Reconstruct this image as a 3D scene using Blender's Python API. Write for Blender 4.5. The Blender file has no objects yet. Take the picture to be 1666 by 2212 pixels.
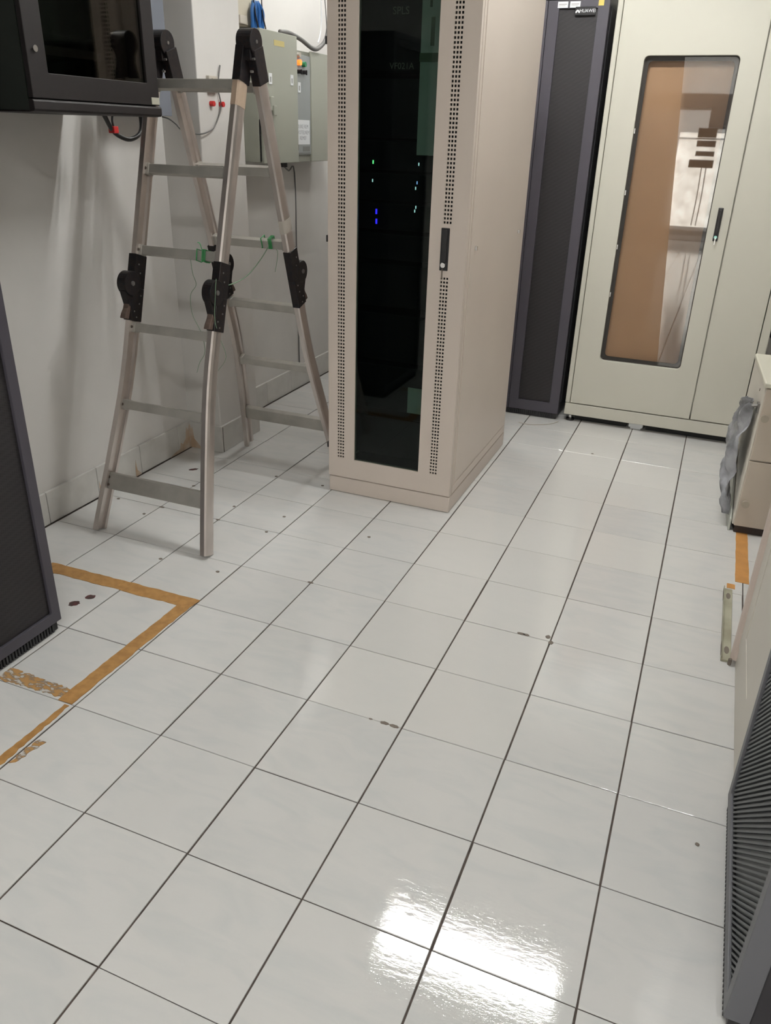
import bpy, bmesh, math, random
from mathutils import Vector, Matrix
random.seed(7)
S = bpy.context.scene
C = S.collection

# ---------------------------------------------------------------- camera, light, exposure
cd = bpy.data.cameras.new('camera'); cam = bpy.data.objects.new('camera', cd); C.objects.link(cam)
cd.sensor_fit = 'HORIZONTAL'; cd.sensor_width = 36.0; cd.lens = 1692.58 / 1666 * 36.0
cd.clip_start = 0.02; cd.clip_end = 60
R3 = Matrix.Rotation(0.378239, 3, 'Z') @ Matrix.Rotation(1.120323, 3, 'X') @ Matrix.Rotation(0.030357, 3, 'Z')
cam.matrix_world = Matrix.Translation((0.280548, -1.034962, 1.517006)) @ R3.to_4x4()
S.camera = cam
w = bpy.data.worlds.new('world'); S.world = w; w.use_nodes = True
w.node_tree.nodes['Background'].inputs[0].default_value = (0.8, 0.85, 0.9, 1)
w.node_tree.nodes['Background'].inputs[1].default_value = 0.1
S.view_settings.view_transform = 'Standard'; S.view_settings.look = 'None'
S.view_settings.gamma = 1.0; S.view_settings.use_curve_mapping = False
S.view_settings.exposure = 0.0
TUBE_W = 195.0          # emission strength of the fluorescent tubes
LIGHTS = [(-0.33, 2.04), (0.55, -1.9), (-0.4, -5.4), (-1.55, 3.6)]   # fixture centres under the ceiling
POWER = [1.0, 0.66, 2.0, 0.36]     # hand-set balance; the third brightens the wall mirrored in the cabinet
CEIL = 3.0

# ---------------------------------------------------------------- helpers
_mats = {}
def mat(name, col, rough=0.6, metal=0.0, var=0.0, vscale=8.0, col2=None, bump=0.0, bscale=60.0, emit=None, estr=0.0, spec=0.5, coat=0.0, grain=None):
    if name in _mats: return _mats[name]
    m = bpy.data.materials.new(name); m.use_nodes = True
    nt = m.node_tree; N = nt.nodes; L = nt.links
    b = N['Principled BSDF']
    b.inputs['Base Color'].default_value = (*col, 1); b.inputs['Roughness'].default_value = rough
    b.inputs['Metallic'].default_value = metal; b.inputs['Specular IOR Level'].default_value = spec
    b.inputs['Coat Weight'].default_value = coat
    geo = N.new('ShaderNodeNewGeometry')
    if var > 0 or col2:
        nz = N.new('ShaderNodeTexNoise'); nz.inputs['Scale'].default_value = vscale; nz.inputs['Detail'].default_value = 5
        src = geo.outputs['Position']
        if grain:
            mp = N.new('ShaderNodeMapping'); mp.inputs['Scale'].default_value = grain
            L.new(src, mp.inputs['Vector']); src = mp.outputs[0]
        L.new(src, nz.inputs['Vector'])
        cr = N.new('ShaderNodeValToRGB')
        c2 = col2 or tuple(c * (1 - var) for c in col)
        cr.color_ramp.elements[0].position = 0.35; cr.color_ramp.elements[0].color = (*c2, 1)
        cr.color_ramp.elements[1].position = 0.62; cr.color_ramp.elements[1].color = (*col, 1)
        L.new(nz.outputs['Fac'], cr.inputs[0]); L.new(cr.outputs[0], b.inputs['Base Color'])
    if bump > 0:
        n2 = N.new('ShaderNodeTexNoise'); n2.inputs['Scale'].default_value = bscale; n2.inputs['Detail'].default_value = 4
        L.new(geo.outputs['Position'], n2.inputs['Vector'])
        bp = N.new('ShaderNodeBump'); bp.inputs['Strength'].default_value = bump; bp.inputs['Distance'].default_value = 0.002
        L.new(n2.outputs['Fac'], bp.inputs['Height']); L.new(bp.outputs[0], b.inputs['Normal'])
    if emit:
        b.inputs['Emission Color'].default_value = (*emit, 1); b.inputs['Emission Strength'].default_value = estr
    _mats[name] = m; return m

class B:
    """collects shapes in one bmesh"""
    def __init__(s, off=(0, 0, 0)): s.bm = bmesh.new(); s.off = Vector(off)
    def quad(s, *p):
        s.bm.faces.new([s.bm.verts.new(Vector(q)) for q in p]); return s
    def box(s, x0, x1, y0, y1, z0, z1, M=None):
        v = [Vector((x, y, z)) for x in (x0, x1) for y in (y0, y1) for z in (z0, z1)]
        if M: v = [M @ q for q in v]
        v = [s.bm.verts.new(q) for q in v]
        for f in ((0, 1, 3, 2), (4, 6, 7, 5), (0, 4, 5, 1), (2, 3, 7, 6), (0, 2, 6, 4), (1, 5, 7, 3)):
            s.bm.faces.new([v[i] for i in f])
        return s
    def cyl(s, p0, p1, r, n=16, r1=None):
        p0 = Vector(p0); p1 = Vector(p1); d = (p1 - p0).normalized()
        a = d.orthogonal().normalized(); b = d.cross(a); r1 = r if r1 is None else r1
        A = [s.bm.verts.new(p0 + (a * math.cos(t) + b * math.sin(t)) * r) for t in [2 * math.pi * i / n for i in range(n)]]
        D = [s.bm.verts.new(p1 + (a * math.cos(t) + b * math.sin(t)) * r1) for t in [2 * math.pi * i / n for i in range(n)]]
        for i in range(n): s.bm.faces.new((A[i], A[(i + 1) % n], D[(i + 1) % n], D[i]))
        s.bm.faces.new(A[::-1]); s.bm.faces.new(D); return s
    def tube(s, pts, r, n=8, smooth=6):
        P = [Vector(p) for p in pts]
        if smooth and len(P) > 2:
            Q = []
            E_ = [2 * P[0] - P[1]] + P + [2 * P[-1] - P[-2]]
            for i in range(1, len(E_) - 2):
                for k in range(smooth):
                    t = k / smooth; a, b, c, d = E_[i - 1:i + 3]
                    Q.append(0.5 * ((2 * b) + (c - a) * t + (2 * a - 5 * b + 4 * c - d) * t * t + (3 * b - a - 3 * c + d) * t ** 3))
            Q.append(P[-1]); P = Q
        rings = []; a = None
        for i, p in enumerate(P):
            d = (P[min(i + 1, len(P) - 1)] - P[max(i - 1, 0)]).normalized()
            a = d.orthogonal().normalized() if a is None else (a - d * a.dot(d)).normalized()
            b = d.cross(a)
            rings.append([s.bm.verts.new(p + (a * math.cos(2 * math.pi * k / n) + b * math.sin(2 * math.pi * k / n)) * r) for k in range(n)])
        for A, D in zip(rings, rings[1:]):
            for i in range(n): s.bm.faces.new((A[i], A[(i + 1) % n], D[(i + 1) % n], D[i]))
        s.bm.faces.new(rings[0][::-1]); s.bm.faces.new(rings[-1]); return s
    def prism(s, poly, f0, f1):
        """poly: 2-D points; f0/f1 map a 2-D point to each end"""
        A = [s.bm.verts.new(Vector(f0(*p))) for p in poly]; D = [s.bm.verts.new(Vector(f1(*p))) for p in poly]
        n = len(poly)
        for i in range(n): s.bm.faces.new((A[i], A[(i + 1) % n], D[(i + 1) % n], D[i]))
        s.bm.faces.new(A[::-1]); s.bm.faces.new(D); return s
    def loft(s, rings):
        R = [[s.bm.verts.new(Vector(p)) for p in r] for r in rings]; n = len(R[0])
        for A, D in zip(R, R[1:]):
            for i in range(n): s.bm.faces.new((A[i], A[(i + 1) % n], D[(i + 1) % n], D[i]))
        s.bm.faces.new(R[0][::-1]); s.bm.faces.new(R[-1]); return s
    def frame(s, o, i, r, f, d0, d1, n=5):
        """rectangular plate o=(u0,u1,w0,w1) with a rounded hole i; f(u,w,d) gives the point"""
        u0, u1, w0, w1 = i; inner = []; tag = []
        for ci, (cx, cy, a0) in enumerate(((u1 - r, w0 + r, -90), (u1 - r, w1 - r, 0), (u0 + r, w1 - r, 90), (u0 + r, w0 + r, 180))):
            for k in range(n + 1):
                t = math.radians(a0 + 90 * k / n); inner.append((cx + r * math.cos(t), cy + r * math.sin(t))); tag.append(ci)
        oc = [(o[1], o[2]), (o[1], o[3]), (o[0], o[3]), (o[0], o[2])]
        def side(d):
            return [s.bm.verts.new(Vector(f(*p, d))) for p in inner], [s.bm.verts.new(Vector(f(*p, d))) for p in oc]
        (Ia, Oa), (Ib, Ob) = side(d0), side(d1); m = len(inner)
        for I, O, flip in ((Ia, Oa, 0), (Ib, Ob, 1)):
            for k in range(m):
                j = (k + 1) % m
                fs = (I[k], I[j], O[tag[k]]) if tag[k] == tag[j] else (I[k], I[j], O[tag[j]], O[tag[k]])
                s.bm.faces.new(fs[::-1] if flip else fs)
        for k in range(m): s.bm.faces.new((Ia[k], Ib[k], Ib[(k + 1) % m], Ia[(k + 1) % m]))
        for k in range(4): s.bm.faces.new((Oa[k], Oa[(k + 1) % 4], Ob[(k + 1) % 4], Ob[k]))
        return s
    def mesh(s, name, smooth=False):
        bmesh.ops.recalc_face_normals(s.bm, faces=s.bm.faces[:])
        if s.off.length > 0: bmesh.ops.translate(s.bm, verts=s.bm.verts[:], vec=-s.off)
        me = bpy.data.meshes.new(name); s.bm.to_mesh(me); s.bm.free()
        if smooth:
            for p in me.polygons: p.use_smooth = True
        return me

def obj(name, b, m, parent=None, bev=0.0, smooth=False, seg=2, label=None, kind=None):
    me = b.mesh(name, smooth) if isinstance(b, B) else b
    if not me.materials: me.materials.append(m)
    o = bpy.data.objects.new(name, me); C.objects.link(o)
    if parent: o.parent = parent
    if bev > 0:
        md = o.modifiers.new('bevel', 'BEVEL'); md.width = bev; md.segments = seg; md.limit_method = 'ANGLE'; md.angle_limit = math.radians(40)
    if label: o['label'] = label
    if kind: o['kind'] = kind
    return o

def thing(name, label, cat, loc=(0, 0, 0), rz=0, group=None):
    o = bpy.data.objects.new(name, None); C.objects.link(o); o.empty_display_size = 0.1
    o.location = loc; o.rotation_euler = (0, 0, rz); o['label'] = label; o['category'] = cat
    if group: o['group'] = group
    return o
def tag(o, label, cat, loc=None, group=None):
    o['label'] = label; o['category'] = cat
    if loc: o.location = loc
    if group: o['group'] = group
    return o
def struct(name, b, m, parent=None, bev=0.0):
    return obj(name, b, m, parent, bev, kind='structure')
def text_mesh(body, size, M, ext=0.0004):
    cu = bpy.data.curves.new('txt', 'FONT'); cu.body = body; cu.size = size; cu.extrude = ext
    cu.align_x = 'CENTER'; cu.align_y = 'CENTER'; cu.resolution_u = 3
    t = bpy.data.objects.new('txt', cu); C.objects.link(t)
    dg = bpy.context.evaluated_depsgraph_get(); dg.update()
    me = bpy.data.meshes.new_from_object(t.evaluated_get(dg)); bpy.data.objects.remove(t); bpy.data.curves.remove(cu)
    me.transform(M); me.materials.clear(); return me
def face_M(loc, n):   # text plane at loc, n = '-y' or '+x'
    if n == '-y': R = Matrix(((1, 0, 0), (0, 0, -1), (0, 1, 0)))
    else: R = Matrix(((0, 0, 1), (1, 0, 0), (0, 1, 0)))
    return Matrix.Translation(loc) @ R.to_4x4()

# ---------------------------------------------------------------- materials
def wall_mat():
    m = mat('wall_paint', (0.69, 0.665, 0.635), 0.75, var=0.10, vscale=1.7, bump=0.25, bscale=25)
    return m
def tile_mat(name, base, vein, vstr):
    m = bpy.data.materials.new(name); m.use_nodes = True; nt = m.node_tree; N = nt.nodes; L = nt.links
    b = N['Principled BSDF']; b.inputs['Roughness'].default_value = 0.035; b.inputs['Specular IOR Level'].default_value = 0.5
    geo = N.new('ShaderNodeNewGeometry'); oi = N.new('ShaderNodeObjectInfo')
    ml = N.new('ShaderNodeVectorMath'); ml.operation = 'SCALE'
    cmb = N.new('ShaderNodeCombineXYZ'); L.new(oi.outputs['Random'], cmb.inputs[0]); L.new(oi.outputs['Random'], cmb.inputs[2])
    L.new(cmb.outputs[0], ml.inputs[0]); ml.inputs['Scale'].default_value = 40
    ad = N.new('ShaderNodeVectorMath'); ad.operation = 'ADD'; L.new(geo.outputs['Position'], ad.inputs[0]); L.new(ml.outputs[0], ad.inputs[1])
    mp = N.new('ShaderNodeMapping'); mp.inputs['Rotation'].default_value = (0, 0, 0.55); mp.inputs['Scale'].default_value = (5, 15, 5)
    L.new(ad.outputs[0], mp.inputs['Vector'])
    nz = N.new('ShaderNodeTexNoise'); nz.inputs['Scale'].default_value = 1.0; nz.inputs['Detail'].default_value = 5; nz.inputs['Distortion'].default_value = 1.2
    L.new(mp.outputs[0], nz.inputs['Vector'])
    cr = N.new('ShaderNodeValToRGB'); e = cr.color_ramp.elements
    e[0].position = 0.30; e[0].color = (*vein, 1); e[1].position = 0.56; e[1].color = (*base, 1)
    L.new(nz.outputs['Fac'], cr.inputs[0])
    hv = N.new('ShaderNodeHueSaturation'); L.new(cr.outputs[0], hv.inputs['Color'])
    mr = N.new('ShaderNodeMapRange'); mr.inputs[3].default_value = 0.97; mr.inputs[4].default_value = 1.02
    L.new(oi.outputs['Random'], mr.inputs[0]); L.new(mr.outputs[0], hv.inputs['Value']); L.new(hv.outputs[0], b.inputs['Base Color'])
    mp2 = N.new('ShaderNodeMapping'); mp2.inputs['Scale'].default_value = (.55, 1.6, 1); mp2.inputs['Rotation'].default_value = (0, 0, -.7); L.new(ad.outputs[0], mp2.inputs['Vector'])
    n2 = N.new('ShaderNodeTexNoise'); n2.inputs['Scale'].default_value = 65; n2.inputs['Detail'].default_value = 4; n2.inputs['Roughness'].default_value = 0.6
    L.new(mp2.outputs[0], n2.inputs['Vector'])
    bp = N.new('ShaderNodeBump'); bp.inputs['Strength'].default_value = 0.36; bp.inputs['Distance'].default_value = 0.0006
    L.new(n2.outputs['Fac'], bp.inputs['Height']); L.new(bp.outputs[0], b.inputs['Normal'])
    return m
M_WALL = wall_mat()
M_TILE = tile_mat('tile_marbled', (0.640, 0.628, 0.608), (0.595, 0.596, 0.583), 1)
M_TILE2 = tile_mat('tile_plain', (0.655, 0.640, 0.612), (0.645, 0.633, 0.606), 0.3)
M_SKIRT = mat('skirting_tile', (0.62, 0.60, 0.565), 0.3, var=0.08, vscale=14)
M_GROUT = mat('grout', (0.085, 0.065, 0.055), 0.9, var=0.4, vscale=30)
M_CEIL = mat('ceiling_paint', (0.7, 0.69, 0.66), 0.8)
M_BEIGE = mat('beige_enamel', (0.64, 0.555, 0.49), 0.42, var=0.03, vscale=3, bump=0.05, bscale=300)
M_BEIGE_D = mat('beige_dark_seam', (0.16, 0.12, 0.10), 0.6)
M_CREAM = mat('cream_enamel', (0.62, 0.58, 0.51), 0.42, var=0.03, vscale=3)
M_GREY_GREEN = mat('grey_green_enamel', (0.34, 0.345, 0.29), 0.4, var=0.03, vscale=3)
M_CAB = mat('pale_grey_enamel', (0.55, 0.53, 0.455), 0.36, var=0.03, vscale=2, bump=0.04, bscale=300)
M_BLACK = mat('black_plastic', (0.012, 0.011, 0.012), 0.35)
M_BLACKR = mat('black_worn_metal', (0.006, 0.006, 0.008), 0.38, col2=(0.016, 0.011, 0.010), vscale=70, spec=.3)
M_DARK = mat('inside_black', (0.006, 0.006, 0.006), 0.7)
M_PURPLE = mat('purple_grey_frame', (0.052, 0.047, 0.060), 0.5)
M_GREYF = mat('charcoal_frame', (0.115, 0.115, 0.125), 0.45)
M_ALU = mat('brushed_aluminium', (0.66, 0.60, 0.565), 0.30, 0.88, var=0.10, vscale=9)
M_ALU_R = mat('rung_aluminium', (0.46, 0.44, 0.40), 0.45, 0.6, var=0.15, vscale=14)
M_CHROME = mat('chrome', (0.8, 0.8, 0.8), 0.2, 1.0)
M_TAPE = mat('ochre_tape', (0.44, 0.235, 0.075), 0.55, col2=(0.34, 0.17, 0.05), vscale=35, bump=0.6, bscale=70)
M_TAPE_R = mat('orange_tape', (0.56, 0.27, 0.08), 0.5, var=0.15, vscale=20)
M_WHITE = mat('white_paper', (0.72, 0.73, 0.74), 0.6)
M_YELLOW = mat('yellow_label', (0.62, 0.50, 0.12), 0.6)
M_RED = mat('red_plastic', (0.5, 0.02, 0.02), 0.5)
M_BLUE = mat('blue_cable', (0.015, 0.10, 0.30), 0.4)
M_GREYC = mat('grey_cable', (0.13, 0.125, 0.12), 0.6)
M_GREEN = mat('green_string', (0.03, 0.25, 0.07), 0.7)
M_GREEN_P = mat('pale_green_string', (0.17, 0.27, 0.17), 0.7)
M_STAIN = mat('brown_stain', (0.045, 0.028, 0.024), 0.7, col2=(0.12, 0.03, 0.03), vscale=60)
M_GRIME = mat('grime', (0.17, 0.14, 0.115), 0.8)

def mesh_mat(name, light, dark, period, axis, rough=0.5):
    """fine perforated sheet steel: rows of holes much smaller than a pixel or two"""
    m = bpy.data.materials.new(name); m.use_nodes = True; nt = m.node_tree; N = nt.nodes; L = nt.links
    b = N['Principled BSDF']; b.inputs['Roughness'].default_value = rough
    geo = N.new('ShaderNodeNewGeometry'); mp = N.new('ShaderNodeMapping')
    mp.inputs['Scale'].default_value = (1 / period,) * 3; mp.inputs['Rotation'].default_value = axis
    L.new(geo.outputs['Position'], mp.inputs['Vector'])
    vo = N.new('ShaderNodeTexVoronoi'); vo.inputs['Scale'].default_value = 1; vo.inputs['Randomness'].default_value = 0.0
    L.new(mp.outputs[0], vo.inputs['Vector'])
    cr = N.new('ShaderNodeValToRGB'); cr.color_ramp.elements[0].position = 0.30; cr.color_ramp.elements[0].color = (*dark, 1)
    cr.color_ramp.elements[1].position = 0.48; cr.color_ramp.elements[1].color = (*light, 1)
    L.new(vo.outputs['Distance'], cr.inputs[0]); L.new(cr.outputs[0], b.inputs['Base Color'])
    return m
M_MESH = mesh_mat('perforated_black', (0.014, 0.011, 0.013), (0.003, 0.003, 0.003), 0.007, (0.4, 0.3, 0.2), .6)

def glass_mat(name, tint, refl=1.0, rough=0.02):
    m = bpy.data.materials.new(name); m.use_nodes = True; nt = m.node_tree; N = nt.nodes; L = nt.links
    N.remove(N['Principled BSDF'])
    tr = N.new('ShaderNodeBsdfTransparent'); tr.inputs[0].default_value = (*tint, 1)
    gl = N.new('ShaderNodeBsdfGlossy'); gl.inputs['Roughness'].default_value = rough
    fr = N.new('ShaderNodeFresnel'); fr.inputs['IOR'].default_value = 1.5
    mu = N.new('ShaderNodeMath'); mu.operation = 'MULTIPLY'; mu.inputs[1].default_value = refl; mu.use_clamp = True
    mx = N.new('ShaderNodeMixShader'); L.new(fr.outputs[0], mu.inputs[0]); L.new(mu.outputs[0], mx.inputs[0])
    L.new(tr.outputs[0], mx.inputs[1]); L.new(gl.outputs[0], mx.inputs[2]); L.new(mx.outputs[0], N['Material Output'].inputs[0])
    return m
M_SMOKE = glass_mat('smoked_green_glass', (0.50, 0.575, 0.54), 0.5)
M_ACRYL = glass_mat('clear_acrylic', (0.97, 0.97, 0.97), 3.0, 0.015)
M_MATTE = glass_mat('matte_film', (0.93, 0.93, 0.93), 0.35, 0.05)
M_SMOKE2 = glass_mat('dark_smoked_glass', (0.52, 0.50, 0.46), 0.8)

# ================================================================ SETTING
XL, XR, YB, YF = -2.12, 1.55, 4.6, -7.0
T = 0.3
floor = struct('floor', B().box(XL - .1, XR + .1, YF - .1, YB + .1, -0.12, -0.0035), M_GROUT)
struct('ceiling', B().box(XL - .1, XR + .1, YF - .1, YB + .1, CEIL, CEIL + .1), M_CEIL)
wl = struct('wall_left', B().box(XL - .1, XL, YF, YB, -0.003, CEIL), M_WALL)
struct('wall_back', B().box(XL - .1, XR + .1, YB, YB + .1, -0.003, CEIL), M_WALL)
struct('wall_right', B().box(XR, XR + .1, YF, YB, -0.003, CEIL), M_WALL)
wf = struct('wall_front', B().box(XL - .1, XR + .1, YF - .1, YF, -0.003, CEIL), M_WALL)
PX, PY0, PY1 = -1.922, 2.18, 2.54
col = struct('wall_column', B().box(XL - .02, PX, PY0, PY1, -0.003, CEIL), M_WALL, bev=0.004)

def tile_mesh(name, x0, x1, y0, y1, m):
    b = B(); h = 0.0; c = 0.0012
    o = [(x0, y0), (x1, y0), (x1, y1), (x0, y1)]; i = [(x0 + c, y0 + c), (x1 - c, y0 + c), (x1 - c, y1 - c), (x0 + c, y1 - c)]
    A = [b.bm.verts.new((*p, -0.008)) for p in o]; D = [b.bm.verts.new((*p, -c)) for p in o]; E_ = [b.bm.verts.new((*p, h)) for p in i]
    for k in range(4):
        j = (k + 1) % 4; b.bm.faces.new((A[k], A[j], D[j], D[k])); b.bm.faces.new((D[k], D[j], E_[j], E_[k]))
    b.bm.faces.new(E_); me = b.mesh(name); me.materials.append(m); return me
GX, GY = 0.0024, 0.0014     # half joint widths: wide along the room, narrow across
full = tile_mesh('tile', GX, T - GX, GY, T - GY, M_TILE)
full2 = tile_mesh('tile', GX, T - GX, GY, T - GY, M_TILE2)
cutL = tile_mesh('tile', GX, T - GX, GY, T - GY, M_TILE)
rest = B()
plain = {(-2, v) for v in range(2, 6)} | {(-1, v) for v in range(2, 13)} | {(-2, 6), (0, 6), (0, 8), (0, 9)}
for u in range(-7, 5):
    for v in range(-23, 15):
        if -2 <= v:
            me = full2 if (u, v) in plain else full
            o = bpy.data.objects.new('tile', me); C.objects.link(o); o.parent = floor
            r = random.Random(u * 97 + v)
            o.location = (u * T + r.uniform(-.0006, .0006), v * T + r.uniform(-.0005, .0005), -0.0004 + r.uniform(-.0003, .0003))
            o.rotation_euler = (r.uniform(-.0011, .0011), r.uniform(-.0011, .0011), r.uniform(-.0012, .0012))
        else:
            rest.box(u * T + GX, u * T + T - GX, v * T + GY, v * T + T - GY, -0.008, -0.0004)
obj('tile', rest, M_TILE, floor, kind='stuff')

# dirt marks and chips in the tiles (thin, lying on the tiles)
def blob(cx, cy, rx, ry, ang=0, n=18, seed=0, z=0.0003):
    r = random.Random(seed); pts = []
    for k in range(n):
        t = 2 * math.pi * k / n; s = r.uniform(.86, 1.12)
        x, y = rx * s * math.cos(t), ry * s * math.sin(t)
        pts.append((cx + x * math.cos(ang) - y * math.sin(ang), cy + x * math.sin(ang) + y * math.cos(ang)))
    return B().prism(pts, lambda a, b: (a, b, z - .0008), lambda a, b: (a, b, z + .0006))
obj('stain', blob(-1.584, .723, .019, .016, .8, seed=1), M_STAIN, floor, label='reddish brown oval stain on the tile')
obj('stain', blob(-1.563, .780, .017, .014, .8, seed=2), M_STAIN, floor, label='dark brown oval stain on the tile')
obj('stain', blob(-1.916, 1.915, .022, .010, .8, seed=22), M_STAIN, floor)
for k, (x, y) in enumerate([(-1.255, 1.122), (-1.51, 1.113), (-1.255, 1.487), (-1.259, 1.645), (-1.509, 1.64), (-1.509, 2.017), (-1.258, 2.016), (-.849, 1.629), (-1.818, 1.408), (-1.528, 1.476), (-2.019, 1.486), (-.15, 3.025), (-1.80, 1.75)]):
    obj('spot', blob(x, y, .0075, .0065, seed=k + 5, n=9), M_GRIME, floor)
obj('spot', blob(.498, .511, .006, .005, seed=31, n=9), M_GRIME, floor)
for k, (x, y, a, b_) in enumerate([(-.352, .599, .014, .006), (-.322, .598, .014, .006), (-.395, .5985, .006, .003), (-.10, 1.203, .014, .006), (-.082, 1.203, .010, .006), (-.012, 1.222, .008, .010), (.003, 1.193, .008, .010), (-.9, 1.2, .012, .005), (-1.5, 1.497, .010, .005), (-1.79, 1.497, .012, .006)]):
    obj('chip', blob(x, y, a, b_, seed=k + 50, z=.0005), M_GRIME, floor)

# skirting tiles
BH = 0.14
def skirt(name, f, a0, a1, joints, m=M_SKIRT):
    base = obj(name, B().box(*f(a0, a1, 0.004, 0.0, BH - .004)), M_GROUT, kind='structure')
    cuts = [a0] + [j for j in joints if a0 < j < a1] + [a1]
    for p, q in zip(cuts, cuts[1:]):
        obj('tile', B().box(*f(p + .0012, q - .0012, 0.014, 0.0005, BH)), m, base, bev=.0015, seg=1)
    return base
js = [1.167 + .3 * k - 3.0 for k in range(-10, 25)]
skirt('baseboard_left', lambda a, b, d, z0, z1: (XL, XL + d, a, b, z0, z1), -1.2, PY0, js)
skirt('baseboard_left', lambda a, b, d, z0, z1: (XL, XL + d, a, b, z0, z1), PY1 + .002, YB, js)
skirt('baseboard_column', lambda a, b, d, z0, z1: (a, b, PY0 - d, PY0, z0, z1), XL + .015, PX + .014, [])
skirt('baseboard_column', lambda a, b, d, z0, z1: (PX, PX + d, a, b, z0, z1), PY0 + .0005, PY1, [])
skirt('baseboard_back', lambda a, b, d, z0, z1: (a, b, YB - d, YB, z0, z1), XL + .02, XR, [XL + .3 * k for k in range(1, 14)])
# rusty water stain low in the corner beside the column
M_RUST = mat('rust_stain', (0.50, 0.36, 0.24), 0.8, col2=(0.60, 0.52, 0.44), vscale=18)
def wall_blob(parent, f, pts, lb=None): obj('stain', B().prism(pts, lambda a, b: f(a, b, 0), lambda a, b: f(a, b, .0006)), M_RUST, parent, label=lb)
wall_blob(wl, lambda a, b, d: (XL + .0142 + d, a, b), [(2.165, .0), (2.165, .125), (2.150, .10), (2.138, .118), (2.125, .06), (2.10, .035), (2.085, .05), (2.07, .02), (2.03, .012), (1.99, .0)], 'rusty water stain low in the corner')
wall_blob(wl, lambda a, b, d: (XL + .0142 + d, a, b), [(1.72, .0), (1.722, .05), (1.728, .085), (1.734, .03), (1.76, .006), (1.76, 0)])
wall_blob(wl, lambda a, b, d: (XL + .0142 + d, a, b), [(1.47, .0), (1.472, .04), (1.475, .075), (1.481, .03), (1.50, .004), (1.50, 0)])
wall_blob(col, lambda a, b, d: (a, PY0 - .0142 - d, b), [(-2.104, .0), (-2.104, .13), (-2.095, .10), (-2.088, .12), (-2.08, .05), (-2.06, .03), (-2.04, .008), (-2.02, 0)])
# window added behind the camera; its foil panes glow to feed the cabinet reflection
w1 = struct('window_1', B().frame((-.75, .08, .16, 1.72), (-.70, .03, .22, 1.66), .004, lambda u, v, d: (u, YF + d, v), 0.0, .05), M_WALL)
mf = bpy.data.materials.new('foil_film'); mf.use_nodes = True
nt = mf.node_tree; bb = nt.nodes['Principled BSDF']; ge = nt.nodes.new('ShaderNodeNewGeometry'); nz = nt.nodes.new('ShaderNodeTexNoise')
nz.inputs['Scale'].default_value = 5; nz.inputs['Detail'].default_value = 8; cr = nt.nodes.new('ShaderNodeValToRGB')
cr.color_ramp.elements[0].position = .3; cr.color_ramp.elements[0].color = (.55, .5, .42, 1); cr.color_ramp.elements[1].position = .7; cr.color_ramp.elements[1].color = (1, .95, .85, 1)
nt.links.new(ge.outputs['Position'], nz.inputs['Vector']); nt.links.new(nz.outputs['Fac'], cr.inputs[0]); nt.links.new(cr.outputs[0], bb.inputs['Emission Color'])
bb.inputs['Emission Strength'].default_value = 4.5; bb.inputs['Base Color'].default_value = (.6, .6, .58, 1)
struct('pane', B().box(-.71, .04, YF + .015, YF + .02, .2, 1.67), mf, w1)
struct('glazing_bar', B().box(-.71, .04, YF + .02, YF + .05, 1.56, 1.585), M_WALL, w1)
for k, (x0, x1, z0, z1) in enumerate([(-.417, -.13, 1.59, 1.73), (-.410, -.118, 1.453, 1.548), (-.402, -.114, 1.315, 1.389), (-.48, -.10, 1.141, 1.261)]):
    o = tag(obj('sign_board', B((0, YF + .11, z0)).box(x0, x1, YF + .10, YF + .12, z0, z1), M_BLACK, bev=.003),
            ['uppermost small dark board hanging in front of the foil window behind the camera', 'second dark board from the top in front of the foil window', 'third dark board from the top in front of the foil window', 'lowest and widest dark board in front of the foil window'][k], 'board', (0, YF + .11, z0), 'boards in front of the foil window')
for x in (-.27, -.20):
    tag(obj('power_cord', B((x, YF + .09, .25)).tube([(x, YF + .09, 1.14), (x + .01, YF + .09, .7), (x, YF + .09, .25)], .008), M_BLACK),
        ('left' if x < -.25 else 'right') + ' of two dark cords hanging below the boards at the foil window', 'cord', (x, YF + .09, .25), 'cords at the foil window')

struct('trim_1', B().box(-1.3, 1.0, YF, YF + .06, 2.02, 2.22).box(-.28, 1.0, YF, YF + .05, 1.74, 2.02), mat('dark_beam', (.10, .08, .07), .7))
# ceiling fluorescent fixtures
M_TUBES = [mat('tube_glow_%d' % k, (1, 1, 1), 0.4, emit=(0.985, 1.0, 0.985), estr=TUBE_W * p_) for k, p_ in enumerate(POWER)]
lab = ['above the middle of the aisle beside the beige rack', 'behind the camera over the aisle', 'far behind the camera', 'in the back left corner behind the beige rack']
for k, (x, y) in enumerate(LIGHTS):
    t = thing('ceiling_light', 'white twin tube fluorescent ceiling light ' + lab[k], 'ceiling light', (x, y, CEIL - .002), math.pi / 2 if k == 3 else 0, 'ceiling lights')
    obj('housing', B().box(-.56, .56, -.135, .135, -.022, 0).box(-.56, .56, -.135, -.128, -.07, -.022).box(-.56, .56, .128, .135, -.07, -.022).box(-.56, -.553, -.128, .128, -.07, -.022).box(.553, .56, -.128, .128, -.07, -.022), M_CEIL, t)
    for yy in (-.070, .070):
        obj('tube', B().cyl((-.53, yy, -.045), (.53, yy, -.045), .0145, 8), M_TUBES[k], t)

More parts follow.
